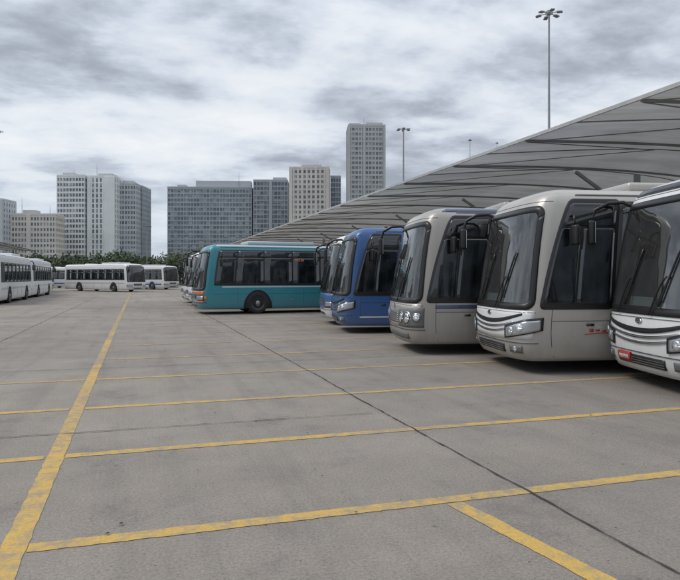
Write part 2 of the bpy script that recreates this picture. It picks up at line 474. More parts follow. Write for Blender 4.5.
    if st.get('stripe'):
        for (x0, x1, z0, z1, mt) in st['stripe']:
            b.rect(b.sx(x0), b.sx(x1), z0, z1, mt, .006, .0, 20, 4, both=True)
    if st.get('swoosh'):
        for q in range(3):
            xx = 1.30+.11*q
            b.band(b.sx(xx), b.sx(xx+.075), .72+.012*(q % 2), .775-.01*(q % 3), st['swoosh'], .006, 2, 1, True)
        b.band(b.sx(1.22), b.sx(2.2), lambda s: .665+.03*math.sin((s-b.sx(1.15))*3), lambda s: .678+.035*math.sin((s-b.sx(1.15))*3), st['swoosh'], .006, 24, 2, True)
    if st.get('roofband'):
        b.band(b.SF-.1, b.sx(L-.6), 3.0*k, 3.07*k, st['roofband'], .006, 60, 3, True)
    for x in (2.65, L-3.1): b.wheel(x)
    for x in (1.9, 4.2, 6.2, 8.2):
        b.band(b.sx(x), b.sx(x)+.1, .60, .64, M_AMB, .012, 2, 1, True)
    b.box((3.9, 0, b.H+.05), (3.2, 1.55, .18), st.get('pod', body), .07)
    b.box((8.6, 0, b.H+.02), (1.0, 1.0, .12), M_BLACK if st.get('darkpod') else st.get('pod', body), .04)
    p0 = b.on(-(b.SF-.30), 2.80*k, 0.0)
    key = [p0, p0+Vector((-.12, .06, .07)), p0+Vector((-.34, .14, .06)), p0+Vector((-.54, .22, -.05)), p0+Vector((-.60, .24, -.26))]
    sm = []
    for i in range(len(key)-1):
        for t in (0, .33, .66): sm.append(key[i].lerp(key[i+1], t))
    sm.append(key[-1]); b.tube(sm, .032, M_BLACK, 8)
    mc = key[-1]+Vector((0, 0, -.17)); R = Matrix.Rotation(math.radians(-14), 3, 'Z')
    b.box(mc, (.12, .24, .42), st.get('mirror', M_BLACK), .05, R)
    b.box(mc+R @ Vector((.06, 0, 0)), (.012, .18, .36), M_CHR, .004, R)
    p1 = b.on(b.sx(.80), 2.62*k, 0.0)
    key = [p1, p1+Vector((-.04, -.12, .02)), p1+Vector((-.06, -.19, -.06)), p1+Vector((-.06, -.20, -.16))]
    b.tube(key, .02, M_BLACK, 8)
    mc = key[-1]+Vector((0, 0, -.17)); R = Matrix.Rotation(math.radians(10), 3, 'Z')
    b.box(mc, (.09, .17, .34), M_BLACK, .04, R)
    b.box(mc+R @ Vector((.045, 0, 0)), (.012, .13, .28), M_CHR, .004, R)
    return b

P_SILV = paint('silver_champagne_paint', (.49, .465, .43), .35, .30)
P_TAUPE = paint('taupe_paint', (.41, .385, .355), .30, .32)
P_WHITE = paint('white_paint', (.76, .77, .77))
P_WHITE2 = paint('offwhite_paint', (.68, .69, .70))
P_BLUE = paint('blue_paint', (.012, .095, .30))
P_TEAL = paint('teal_paint', (.015, .23, .29))
P_LTEAL = paint('pale_roof_paint', (.50, .54, .56))
P_NAVY = paint('navy_paint', (.02, .05, .13))
P_ORG = paint('orange_paint', (.55, .12, .03))
P_RED = paint('red_paint', (.42, .03, .03))
P_GREY = paint('grey_paint', (.45, .46, .47))

stylesd = {
 'silver': dict(style='modern', body=P_SILV, face=P_WHITE, swoosh=P_RED, seed=3, interior=True, H=3.21),
 'white': dict(style='modern', body=P_WHITE, seed=5, dest=(2.90, 3.00), plate=(-.60, .38), pod=P_GREY, interior=True, a=.42, H=3.18),
 'taupe': dict(style='round', body=P_TAUPE, roofband=P_NAVY, seed=9, face=P_SILV, stripe=[(.6, 11.5, .98, 1.06, P_NAVY)], darkpod=True, interior=True, H=3.18),
 'blue': dict(style='modern', body=P_BLUE, face=None, seed=11, stripe=[(.6, 11.5, .46, .50, P_WHITE2)], wb=1.12, wt=2.80, interior=True),
 'bluewhite': dict(style='plain', body=P_WHITE, seed=12, face=P_BLUE, stripe=[(.55, 11.5, .55, 1.15, P_BLUE)], dest=(2.83, 2.95)),
 'teal': dict(style='plain', body=P_TEAL, seed=13, roofband=P_LTEAL, pod=P_LTEAL, a=.42, dest=None, wt=2.78, wb=1.08, win=(1.28, 2.80), stripe=[(1.0, 12.0, 1.18, 1.24, P_LTEAL)], orange_front=P_ORG, interior=True),
 'city': dict(style='plain', body=P_WHITE, seed=15, dest=(2.83, 2.95), stripe=[(.8, 11.5, .95, 1.02, P_GREY)], win=(1.32, 2.50), a=.4, n=3.4),
 'city_dim': dict(style='plain', body=P_WHITE2, seed=17, dest=(2.83, 2.95), stripe=[(.8, 11.5, .60, .80, P_BLUE)], a=.4, n=3.4),
}
meshes = {}
def bus(kind, x, y, deg):
    if kind not in meshes:
        bb = make_bus(kind, stylesd[kind])
        if kind == 'teal':
            for i, (x0, z0, w, h) in enumerate([(4.42, 2.36, .05, .10), (4.51, 2.36, .03, .10), (4.58, 2.36, .07, .03), (4.58, 2.43, .07, .03), (4.70, 2.36, .06, .10), (4.8, 2.36, .03, .10)]):
                bb.band(bb.sx(x0), bb.sx(x0+w), z0, z0+h, M_LED, .017, 1, 1)
        meshes[kind] = bb.finish('bus_mesh_'+kind)
    o = bpy.data.objects.new('parked_bus', meshes[kind]); scene.collection.objects.link(o)
    o.location = (x, y, 0); o.rotation_euler = (0, 0, math.radians(deg))
    return o

bus('white', 7.14, 7.80, -14)
bus('silver', 6.25, 10.55, -11)
bus('taupe', 5.60, 13.6, -11)
bus('blue', 5.75, 18.9, -10)
bus('bluewhite', 6.25, 22.0, -9)
bus('blue', 7.2, 25.1, -6)
bus('teal', 2.40, 29.6, 4)
bus('bluewhite', 2.9, 34.4, 2)
bus('city', 2.7, 38.2, 2)
bus('city_dim', 2.7, 42.4, 2)
def at(u, d):
    r = (u-340)/640*d
    return d*S+r*C, d*C-r*S
# far cross row
x, y = at(138, 71); bus('city', x, y, 128)
x, y = at(173, 84); bus('city_dim', x, y, 128)
x, y = at(166, 92); bus('city', x, y, 150)
x, y = at(100, 95); bus('city_dim', x, y, 140)
# left rows
bus('city', -9.0, 54.0, -90)
bus('city', -9.1, 67.0, -90)
bus('city_dim', -11.6, 58.0, -90)
bus('city_dim', -8.9, 71.0, 196)
bus('city', -9.0, 75.0, 196)
bus('city', -9.3, 79.0, 190)
bus('city', -9.6, 83.0, 190)
bus('city_dim', -12.5, 45.0, -90)

# ------------------------------------------------------------------ ground
def ground_mat():
    m, nt, nodes, links, b = new_mat('weathered_concrete_paving')
    tc = nodes.new('ShaderNodeTexCoord'); o = tc.outputs['Object']
    n1 = noise(nodes, links, o, .16, 6, .6, .6)
    n2 = noise(nodes, links, o, .9, 10, .74)
    mp = nodes.new('ShaderNodeMapping'); mp.inputs['Scale'].default_value = (1.6, .10, 1); links.new(o, mp.inputs[0])
    n3 = noise(nodes, links, mp.outputs[0], 1.2, 6, .65, .4)
    n4 = noise(nodes, links, o, 45, 6, .8)
    n5 = noise(nodes, links, o, 130, 2, .6)
    r1 = ramp(nodes, [(.3, (.228, .204, .180)), (.5, (.272, .243, .215)), (.72, (.320, .288, .256))])
    links.new(n1.outputs[0], r1.inputs[0])
    r2 = ramp(nodes, [(.28, (.62, .62, .63)), (.45, (.95, .95, .95)), (.55, (1.02, 1.02, 1.01)), (.75, (1.2, 1.19, 1.17))])
    links.new(n2.outputs[0], r2.inputs[0])
    c = mixc(nodes, links, .9, r1.outputs[0], r2.outputs[0], 'MULTIPLY')
    r3 = ramp(nodes, [(.30, (.75, .75, .76)), (.5, (1, 1, 1))]); links.new(n3.outputs[0], r3.inputs[0])
    c = mixc(nodes, links, .7, c, r3.outputs[0], 'MULTIPLY')
    r4 = ramp(nodes, [(.3, (.55, .55, .55)), (.5, (1, 1, 1)), (.65, (1.3, 1.3, 1.28))]); links.new(n4.outputs[0], r4.inputs[0])
    c = mixc(nodes, links, .9, c, r4.outputs[0], 'MULTIPLY')
    r5 = ramp(nodes, [(.28, (.4, .4, .4)), (.42, (1, 1, 1)), (.62, (1, 1, 1)), (.74, (1.5, 1.5, 1.45))]); links.new(n5.outputs[0], r5.inputs[0])
    c = mixc(nodes, links, .9, c, r5.outputs[0], 'MULTIPLY')
    sn = nodes.new('ShaderNodeVectorMath'); sn.operation = 'SNAP'; sn.inputs[1].default_value = (6.1, 5.75, 1000)
    ad = nodes.new('ShaderNodeVectorMath'); ad.operation = 'ADD'; ad.inputs[1].default_value = (3.32, -.5, 500); links.new(o, ad.inputs[0])
    links.new(ad.outputs[0], sn.inputs[0]); wn = nodes.new('ShaderNodeTexWhiteNoise'); links.new(sn.outputs[0], wn.inputs['Vector'])
    rs = ramp(nodes, [(0, (.93, .93, .94)), (1, (1.05, 1.045, 1.03))]); links.new(wn.outputs[0], rs.inputs[0])
    c = mixc(nodes, links, 1.0, c, rs.outputs[0], 'MULTIPLY')
    for sc, th, dk in ((.9, .030, .5), (2.3, .035, .55), (5.5, .05, .5)):
        v = nodes.new('ShaderNodeTexVoronoi'); v.inputs['Scale'].default_value = sc
        wob = nodes.new('ShaderNodeVectorMath'); wob.operation = 'ADD'
        nn = noise(nodes, links, o, 5, 3)
        sc2 = nodes.new('ShaderNodeVectorMath'); sc2.operation = 'SCALE'; sc2.inputs['Scale'].default_value = .12
        links.new(nn.outputs[1], sc2.inputs[0]); links.new(o, wob.inputs[0]); links.new(sc2.outputs[0], wob.inputs[1])
        links.new(wob.outputs[0], v.inputs['Vector'])
        rr = ramp(nodes, [(th*.5, (dk, dk, dk)), (th*1.5, (1, 1, 1))]); links.new(v.outputs['Distance'], rr.inputs[0])
        wn = ramp(nodes, [(.5, (0, 0, 0)), (.55, (1, 1, 1))]); links.new(v.outputs['Color'], wn.inputs[0])
        c = mixc(nodes, links, wn.outputs[0], c, mixc(nodes, links, 1.0, c, rr.outputs[0], 'MULTIPLY'))
    links.new(c, b.inputs['Base Color'])
    b.inputs['Roughness'].default_value = .85; b.inputs['Specular IOR Level'].default_value = .3
    bp = nodes.new('ShaderNodeBump'); bp.inputs['Strength'].default_value = .6; bp.inputs['Distance'].default_value = .012
    links.new(n4.outputs[0], bp.inputs['Height']); links.new(bp.outputs[0], b.inputs['Normal'])
    return m
def add_mesh(name, verts, faces, mats, mi=None, smooth=False):
    me = bpy.data.meshes.new(name); me.from_pydata(verts, [], faces)
    for m in (mats if isinstance(mats, list) else [mats]): me.materials.append(m)
    if mi: me.polygons.foreach_set('material_index', mi)
    if smooth: me.polygons.foreach_set('use_smooth', [True]*len(me.polygons))
    me.update()
    o = bpy.data.objects.new(name, me); scene.collection.objects.link(o); return o
G = 1500
add_mesh('ground', [(-G, -G, 0), (G, -G, 0), (G, G, 0), (-G, G, 0)], [(0, 1, 2, 3)], ground_mat())

def yellow_mat():
    m, nt, nodes, links, b = new_mat('worn_yellow_road_paint')
    tc = nodes.new('ShaderNodeTexCoord'); o = tc.outputs['Object']
    n = noise(nodes, links, o, 8, 10, .8); n2 = noise(nodes, links, o, .5, 4, .6); n3 = noise(nodes, links, o, 60, 4, .75)
    sep = nodes.new('ShaderNodeSeparateXYZ'); links.new(o, sep.inputs[0])
    far = nodes.new('ShaderNodeMapRange'); far.inputs[1].default_value = 6; far.inputs[2].default_value = 22
    far.inputs[3].default_value = 0; far.inputs[4].default_value = .08; links.new(sep.outputs[1], far.inputs[0])
    a = math_n(nodes, links, 'MULTIPLY_ADD', n2.outputs[0], .45); links.new(n.outputs[0], a.node.inputs[2])
    a = math_n(nodes, links, 'ADD', a, far.outputs[0])
    r = ramp(nodes, [(.66, (0, 0, 0)), (.82, (1, 1, 1))]); links.new(a, r.inputs[0])
    y = ramp(nodes, [(.3, (.42, .265, .065)), (.7, (.62, .41, .11))]); links.new(n3.outputs[0], y.inputs[0])
    c = mixc(nodes, links, r.outputs[0], y.outputs[0], (.30, .24, .16))
    links.new(c, b.inputs['Base Color']); b.inputs['Roughness'].default_value = .8
    return m
M_Y = yellow_mat()
def strip(vs, fs, p, q, w, z, step=.08, jit=.006):
    p, q = Vector((*p, 0)), Vector((*q, 0)); d = q-p; L = d.length; d.normalize(); nrm = Vector((-d.y, d.x, 0))
    n = max(2, int(L/step)); b0 = len(vs)
    for i in range(n+1):
        c = p+d*(L*i/n); a = w/2+random.uniform(-jit, jit); b = w/2+random.uniform(-jit, jit)
        vs.append((c+nrm*a+Vector((0, 0, z)))[:]); vs.append((c-nrm*b+Vector((0, 0, z)))[:])
    for i in range(n): fs.append((b0+2*i, b0+2*i+1, b0+2*i+3, b0+2*i+2))
vs, fs = [], []
strip(vs, fs, (-.72, -3), (-.74, 75), .15, .004)
def cutx(y, x0, x1, w=.13):
    if x0 < -.9:
        strip(vs, fs, (x0, y), (-.82, y), w, .004)
        x0 = -.64
    strip(vs, fs, (x0, y), (x1, y), w, .004)
cutx(4.28, -.64, 17)
cutx(6.38, -3.6, 17)
cutx(8.62, -6, 17)
cutx(11.0, -6, 17, .11)
cutx(13.6, -.64, 17, .11)
cutx(16.3, -.64, 17, .11)
for y in (19.3, 22.2, 25.2, 28.2, 31.5, 35): cutx(y, .6, 15, .11)
strip(vs, fs, (2.20, 4.20), (2.52, 2.2), .14, .004)
for y in (20, 26, 32, 38): strip(vs, fs, (-9, y), (-4, y), .12, .004)
add_mesh('yellow_lane_marking', vs, fs, M_Y)

M_J = simple('joint_filler', (.045, .04, .038), .9, var=.5, vscale=8)
vs, fs = [], []
def crackline(p, q, w, wob=.02, step=.10, z=.009):
    p, q = Vector((*p, 0)), Vector((*q, 0)); d = q-p; L = d.length; d.normalize(); nrm = Vector((-d.y, d.x, 0))
    n = max(2, int(L/step)); b0 = len(vs); off = 0
    for i in range(n+1):
        off = off*.85+random.uniform(-wob, wob)*.5
        c = p+d*(L*i/n)+nrm*off; a = w*random.uniform(.2, .8)
        vs.append((c+nrm*a+Vector((0, 0, z)))[:]); vs.append((c-nrm*a+Vector((0, 0, z)))[:])
    for i in range(n): fs.append((b0+2*i, b0+2*i+1, b0+2*i+3, b0+2*i+2))
crackline((2.86, .5), (2.76, 80), .015, .014)
crackline((-8, 7.35), (2.7, 7.25), .012, .012, z=.0115)
crackline((-3.35, 4), (-3.3, 60), .014)
for y in (12.3, 17.8, 23.6, 29.5, 36, 43): crackline((-9, y), (16, y+.05), .014, .014, z=.0115)
crackline((8.9, -2), (8.9, 60), .014, z=.013)
crackline((-8, 2.6), (-.9, 2.55), .010, .012, z=.0115)
add_mesh('pavement_joint', vs, fs, M_J)

M_DEB = simple('debris_dark', (.05, .042, .035), .9, var=.5)
vs, fs = [], []
for i in range(700):
    x = random.uniform(-6, 9); y = random.uniform(2.5, 26); r = random.choice([.005, .006, .008, .008, .013])*random.uniform(.7, 1.3)
    b0 = len(vs); k = 5
    for j in range(k):
        t = 2*math.pi*j/k+random.uniform(-.3, .3); rr = r*random.uniform(.6, 1.3)
        vs.append((x+rr*math.cos(t), y+rr*math.sin(t), .016))
    vs.append((x, y, .016+r*.4))
    for j in range(k): fs.append((b0+j, b0+(j+1) % k, b0+k))
add_mesh('ground_litter', vs, fs, M_DEB)

M_GR = simple('grass', (.06, .08, .03), .9, var=.4, vscale=.3)
add_mesh('grass_verge', [(-400, 124, .02), (400, 124, .02), (400, 480, .02), (-400, 480, .02)], [(0, 1, 2, 3)], M_GR)

# ------------------------------------------------------------------ canopies
def canopy_mat():
    m, nt, nodes, links, b = new_mat('canopy_membrane')
    tc = nodes.new('ShaderNodeTexCoord'); o = tc.outputs['Object']
    mp = nodes.new('ShaderNodeMapping'); mp.inputs['Scale'].default_value = (.12, 1.3, 1); links.new(o, mp.inputs[0])
    n = noise(nodes, links, mp.outputs[0], 1.2, 6, .65); n2 = noise(nodes, links, o, .35, 4)
    r = ramp(nodes, [(.3, (.46, .455, .44)), (.7, (.68, .675, .66))]); links.new(n.outputs[0], r.inputs[0])
    r2 = ramp(nodes, [(.35, (.75, .75, .75)), (.65, (1.1, 1.1, 1.1))]); links.new(n2.outputs[0], r2.inputs[0])
    c = mixc(nodes, links, .6, r.outputs[0], r2.outputs[0], 'MULTIPLY')
    links.new(c, b.inputs['Base Color']); b.inputs['Roughness'].default_value = .6
    tr = nodes.new('ShaderNodeBsdfTranslucent'); links.new(c, tr.inputs[0])
    mx = nodes.new('ShaderNodeMixShader'); mx.inputs[0].default_value = .20
    links.new(b.outputs[0], mx.inputs[1]); links.new(tr.outputs[0], mx.inputs[2])
    links.new(mx.outputs[0], nodes['Material Output'].inputs['Surface'])
    return m
M_CAN = canopy_mat(); M_STEEL = simple('galvanised_steel', (.33, .34, .34), .45, .3); M_EDGE = simple('canopy_rim', (.40, .40, .39), .5)
M_DSTEEL = simple('canopy_rib', (.22, .22, .215), .6)

def boxes_mesh(name, lst, mats):
    vs, fs, mi = [], [], []
    for bx in lst:
        cx, cy, cz, dx, dy, dz, k = bx[:7]
        b0 = len(vs)
        for sx in (-1, 1):
            for sy in (-1, 1):
                for sz in (-1, 1): vs.append((cx+sx*dx/2, cy+sy*dy/2, cz+sz*dz/2))
        for q in ((0, 1, 3, 2), (4, 6, 7, 5), (0, 4, 5, 1), (2, 3, 7, 6), (0, 2, 6, 4), (1, 5, 7, 3)):
            fs.append(tuple(b0+t for t in q)); mi.append(k)
    return add_mesh(name, vs, fs, mats, mi)

def canopy(x0, x1, y0, y1, sgn=1, rim=M_EDGE):
    bay = 5.0; nb = int((y1-y0)/bay); vs, fs, mi = [], [], []
    NX, NY = 14, 10
    def zz(t, f):
        base = 6.12 + .40*math.sin(math.pi*t) - .35*t
        arch = .42*math.sin(math.pi*f)*min(1, t*2.2)*min(1, (1-t)*3+.1)
        return base+arch
    for nby in range(nb):
        b0 = len(vs)
        for i in range(NX+1):
            for j in range(NY+1):
                t = i/NX; vs.append((x0+(x1-x0)*t, y0+bay*(nby+j/NY), zz(t, j/NY)))
        for i in range(NX):
            for j in range(NY):
                a = b0+i*(NY+1)+j; fs.append((a, a+1, a+NY+2, a+NY+1)); mi.append(0)
    def bar(p, q, w, h, k):
        p, q = Vector(p), Vector(q); d = (q-p).normalized(); u = d.cross(Vector((0, 0, 1))).normalized(); v = u.cross(d)
        b0 = len(vs)
        for e in (p, q):
            for a, b in ((-1, -1), (1, -1), (1, 1), (-1, 1)): vs.append((e+u*a*w/2+v*b*h/2)[:])
        for q4 in ((0, 1, 2, 3), (7, 6, 5, 4), (0, 4, 5, 1), (1, 5, 6, 2), (2, 6, 7, 3), (3, 7, 4, 0)):
            fs.append(tuple(b0+t for t in q4)); mi.append(k)
    for nby in range(nb+1):
        y = y0+bay*nby
        for i in range(NX):
            t0, t1 = i/NX, (i+1)/NX
            bar((x0+(x1-x0)*t0, y, zz(t0, 0)-.055), (x0+(x1-x0)*t1, y, zz(t1, 0)-.055), .06, .08, 2)
        if nby < nb:
            for i in range(NX):
                t0, t1 = i/NX, (i+1)/NX
                bar((x0+(x1-x0)*t0, y+bay*.5, zz(t0, .5)-.025), (x0+(x1-x0)*t1, y+bay*.5, zz(t1, .5)-.025), .03, .035, 2)
            for tm, w in ((.42, .03),):
                bar((x0+.1, y+.05, zz(0, 0)-.08), (x0+(x1-x0)*tm, y+bay*.5, zz(tm, .5)-.05), w, w, 2)
                bar((x0+.1, y+bay-.05, zz(0, 0)-.08), (x0+(x1-x0)*tm, y+bay*.5, zz(tm, .5)-.05), w, w, 2)
    bar((x0-.04*sgn, y0, 6.12), (x0-.04*sgn, y0+nb*bay, 6.12), .06, .10, 1)
    bar((x1+.04*sgn, y0, 5.77), (x1+.04*sgn, y0+nb*bay, 5.77), .06, .10, 1)
    xm = (x0+x1)/2
    for nby in range(0, nb+1, 2):
        y = y0+bay*nby; b0 = len(vs); zc = zz(.5, 0)-.2; k = 14
        for zq, r in ((0, .17), (zc, .14)):
            for j in range(k): vs.append((xm+r*math.cos(2*math.pi*j/k), y+r*math.sin(2*math.pi*j/k), zq))
        for j in range(k): fs.append((b0+j, b0+(j+1) % k, b0+k+(j+1) % k, b0+k+j)); mi.append(3)
        for dx in (-3.2, 3.2):
            t = .5+dx/abs(x1-x0)
            bar((xm, y, 4.3), (xm+dx, y, zz(t, 0)-.22), .12, .12, 3)
    return add_mesh('platform_canopy', vs, fs, [M_CAN, rim, M_DSTEEL, M_STEEL], mi)
canopy(12.0, 30.0, -7, 95)
canopy(-17.0, -33.0, 36, 121, -1, simple('dark_canopy_rim', (.08, .08, .08), .6))

# ------------------------------------------------------------------ buildings
def facade_mat(name, dark, light, bay, fl, thr=.62):
    m, nt, nodes, links, b = new_mat(name)
    tc = nodes.new('ShaderNodeTexCoord')
    sn = nodes.new('ShaderNodeVectorMath'); sn.operation = 'SNAP'; sn.inputs[1].default_value = (bay, bay, fl)
    links.new(tc.outputs['Object'], sn.inputs[0])
    wn = nodes.new('ShaderNodeTexWhiteNoise'); links.new(sn.outputs[0], wn.inputs['Vector'])
    mid = tuple((a*.7+c*.3) for a, c in zip(dark, light))
    r = ramp(nodes, [(0, dark), (thr, mid), (1, light)]); links.new(wn.outputs[0], r.inputs[0])
    links.new(r.outputs[0], b.inputs['Base Color']); b.inputs['Roughness'].default_value = .25
    return m
def building(name, u0, u1, vtop, d, depth, nb, nf, wall, glass, fin=.28, slab=.35, yaw=0, blanks=(), roof=(), proud=.4):
    w = (u1-u0)/640*d; h = (277-vtop)/640*d+1.65
    cx, cy = at((u0+u1)/2, d+depth/2)
    L = []
    L.append((0, 0, h/2, w-.8, depth-.8, h-1, 1))
    fh = h/nf; bw = w/nb
    for i in range(1, nf+1):
        L.append((0, 0, i*fh-fh*slab/2, w-.3, depth-.3, fh*slab, 0))
    for i in range(nb+1):
        x = -w/2+i*bw
        x = max(-w/2+bw*fin/2, min(w/2-bw*fin/2, x))
        for sy in (-1, 1): L.append((x, sy*(depth/2-.2), h/2, bw*fin, proud, h-.02, 0))
    nd = max(2, int(depth/bw))
    for i in range(nd+1):
        y = -depth/2+.4+(depth-.8)*i/nd
        for sx in (-1, 1): L.append((sx*(w/2-.22), y, h/2-.1, proud*.8, bw*fin, h-.3, 0))
    for a, b_ in blanks:
        L.append((-w/2+w*(a+b_)/2, -depth/2+.1, h/2, w*(b_-a), .9, h+.04, 0))
    L.append((0, 0, h+.5, w+.1, depth+.1, 1.0, 0))
    for a, b_, hh in roof:
        L.append((-w/2+w*(a+b_)/2, 0, h+1.0+hh/2, w*(b_-a), depth*.5, hh, 2))
    o = boxes_mesh(name, L, [wall, glass, simple('roof_plant_grey', (.46, .47, .49), .8)])
    o.location = (cx, cy, 0); o.rotation_euler = (0, 0, math.radians(-17.5+yaw))
    return o
W_WHITE = simple('white_render', (.76, .77, .78), .8, vscale=.05)  # wall colours kept pale and slightly bluish, with distance haze painted in
W_BEIGE = simple('beige_render', (.68, .63, .59), .8, vscale=.05)
W_GREY = simple('grey_concrete', (.40, .43, .47), .8, vscale=.05)
W_LG = simple('light_grey_concrete', (.54, .56, .59), .8, vscale=.05)
W_BROWN = simple('brown_grey_concrete', (.48, .48, .485), .8, vscale=.05)
G1 = facade_mat('window_glass_a', (.10, .115, .14), (.45, .47, .48), 2.2, 3.0)  # window tones also lifted and blued to stand in for aerial haze
G2 = facade_mat('window_glass_b', (.12, .145, .18), (.38, .41, .45), 2.6, 3.1)
G3 = facade_mat('window_glass_c', (.09, .11, .14), (.30, .33, .37), 2.6, 3.1)
building('office_building', 62.5, 91, 176, 430, 18, 9, 20, W_WHITE, G1, .22, .38, yaw=-3, roof=((.1, .5, 2),))
building('office_building', 92.5, 120.5, 177, 431, 18, 7, 20, W_WHITE, G1, .50, .25, yaw=-3, blanks=((0, .12), (.62, 1.0)), roof=((.3, .8, 2),))
building('office_building', 123, 140, 184, 440, 20, 6, 19, W_LG, G2, .30, .4, yaw=2, roof=((.2, .7, 2),))
building('office_building', 140.5, 147, 187, 452, 20, 3, 19, W_GREY, G2, .35, .4)
building('apartment_building', 11, 60, 215, 400, 16, 16, 12, W_BEIGE, G1, .35, .42, yaw=4, blanks=((.42, .5),), roof=((.3, .55, 2.5),))
building('apartment_building', -14, 10, 200, 390, 16, 5, 14, W_LG, G2, .6, .45, blanks=((.5, 1),))
building('office_building', 170, 254, 188, 470, 20, 26, 20, W_GREY, G2, .20, .34, yaw=2, roof=((.32, .98, 5), (.1, .2, 2)))
building('office_building', 254.5, 289, 181, 468, 24, 10, 21, W_GREY, G3, .16, .25, yaw=2, blanks=((.45, .55),), roof=((.55, .95, 2.5),))
building('apartment_building', 290, 330, 168, 440, 16, 9, 22, W_BEIGE, G1, .42, .42, yaw=-2, blanks=((0, .08), (.30, .36), (.64, .70), (.92, 1)), roof=((.3, .8, 2),))
building('office_building', 330.5, 341, 177, 455, 16, 4, 21, W_GREY, G3, .2, .3)
building('office_tower', 346.5, 384, 126, 400, 22, 11, 32, W_BROWN, G2, .28, .42, yaw=3, blanks=((0, .06), (.40, .46), (.94, 1)), roof=((.05, .35, 2), (.5, .95, 2.5)))
building('apartment_building', -110, -40, 205, 430, 18, 18, 16, W_LG, G2, .3, .4)
M_POLE = simple('pole_grey', (.30, .31, .32), .5, .4)
def antenna(u, v0, v1, d, w=.35):
    x, y = at(u, d); z0 = (277-v1)/640*d+1.65; z1 = (277-v0)/640*d+1.65
    vs, fs = [], []; k = 8
    for z, r in ((z0-4, w*.5), ((z0+z1)/2, w*.35), (z1, w*.12)):
        for j in range(k): vs.append((x+r*math.cos(2*math.pi*j/k), y+r*math.sin(2*math.pi*j/k), z))
    for q in range(2):
        for j in range(k): fs.append((q*k+j, q*k+(j+1) % k, (q+1)*k+(j+1) % k, (q+1)*k+j))
    add_mesh('rooftop_antenna', vs, fs, M_POLE)
for a in ((97, 163, 176, 435), (22, 197, 214, 405), (74, 168, 176, 435), (239, 172, 184, 475), (317, 160, 168, 445), (364, 117, 125, 408), (50, 205, 215, 405)): antenna(*a)

def high_mast(u, v, d, heads=8, R=1.15, rb=.20):
    x, y = at(u, d); h = (277-v)/640*d+1.65
    vs, fs, mi = [], [], []; k = 14
    zs = [(0, rb*1.6), (.3, rb*1.6), (.31, rb), (h*.5, rb*.75), (h, rb*.5)]
    for z, r in zs:
        for j in range(k): vs.append((x+r*math.cos(2*math.pi*j/k), y+r*math.sin(2*math.pi*j/k), z))
    for q in range(len(zs)-1):
        for j in range(k): fs.append((q*k+j, q*k+(j+1) % k, (q+1)*k+(j+1) % k, (q+1)*k+j)); mi.append(0)
    def obox(c, dx, dy, dz, yaw, mt, tilt=0):
        Rm = Matrix.Rotation(yaw, 3, 'Z') @ Matrix.Rotation(tilt, 3, 'Y'); b0 = len(vs)
        for sx in (-1, 1):
            for sy in (-1, 1):
                for sz in (-1, 1): vs.append((Rm @ Vector((sx*dx/2, sy*dy/2, sz*dz/2))+Vector(c))[:])
        for q in ((0, 1, 3, 2), (4, 6, 7, 5), (0, 4, 5, 1), (2, 3, 7, 6), (0, 2, 6, 4), (1, 5, 7, 3)):
            fs.append(tuple(b0+t for t in q)); mi.append(mt)
    for i in range(heads):
        t = 2*math.pi*i/heads+.2
        obox((x+math.cos(t)*R*.5, y+math.sin(t)*R*.5, h-.06), R, .07, .07, t, 0)
        obox((x+math.cos(t)*R, y+math.sin(t)*R, h-.12), .5, .36, .12, t, 1, .12)
    obox((x, y, h), .5, .5, .35, 0, 0)
    return add_mesh('high_mast_light', vs, fs, [M_POLE, simple('floodlight_housing', (.12, .12, .13), .5)], mi)
high_mast(549, 13, 62, 6, 1.0, .17)
high_mast(403.5, 129, 112, 6, 1.0, .22)
high_mast(-3, 131, 150, 6, 1.1, .2)
high_mast(147, 226, 125, 4, .6, .09)
high_mast(470, 140, 190, 3, .25, .13)
high_mast(497, 143, 210, 3, .25, .13)

# ------------------------------------------------------------------ distant trees
def foliage_mat():
    m, nt, nodes, links, b = new_mat('foliage')
    tc = nodes.new('ShaderNodeTexCoord'); n = noise(nodes, links, tc.outputs['Object'], .5, 5, .7)
    r = ramp(nodes, [(.3, (.028, .042, .022)), (.5, (.055, .075, .035)), (.72, (.10, .12, .055))])
    links.new(n.outputs[0], r.inputs[0]); links.new(r.outputs[0], b.inputs['Base Color']); b.inputs['Roughness'].default_value = .8
    return m
M_FOL = foliage_mat(); M_BARK = simple('bark', (.07, .055, .04), .9)
def tree_row(name, items, per=600):
    vs, fs, mi = [], [], []
    for (x, y, h, r) in items:
        k = 6; b0 = len(vs)
        for z, rr in ((0, .25), (h*.55, .15), (h*.8, .05)):
            for j in range(k): vs.append((x+rr*math.cos(j*math.pi/3), y+rr*math.sin(j*math.pi/3), z))
        for q in range(2):
            for j in range(k): fs.append((b0+q*k+j, b0+q*k+(j+1) % k, b0+(q+1)*k+(j+1) % k, b0+(q+1)*k+j)); mi.append(1)
        cl = [(x+random.uniform(-r, r)*.8, y+random.uniform(-r, r)*.8, h*random.uniform(.35, .88), r*random.uniform(.3, .6)) for _ in range(12)]
        for c in cl:
            for _ in range(per//12):
                d = Vector((random.gauss(0, 1), random.gauss(0, 1), random.gauss(0, .8))).normalized()*c[3]*random.uniform(.5, 1.05)
                p = Vector(c[:3])+d
                u = Vector((random.gauss(0, 1), random.gauss(0, 1), random.gauss(0, 1))).normalized(); v = u.orthogonal().normalized(); s = random.uniform(.12, .30)
                b0 = len(vs)
                for a, b in ((-1, -.6), (1, -.5), (.8, .7), (-.7, .8)): vs.append((p+u*a*s+v*b*s)[:])
                fs.append((b0, b0+1, b0+2, b0+3)); mi.append(0)
    return add_mesh(name, vs, fs, [M_FOL, M_BARK], mi)
items = []
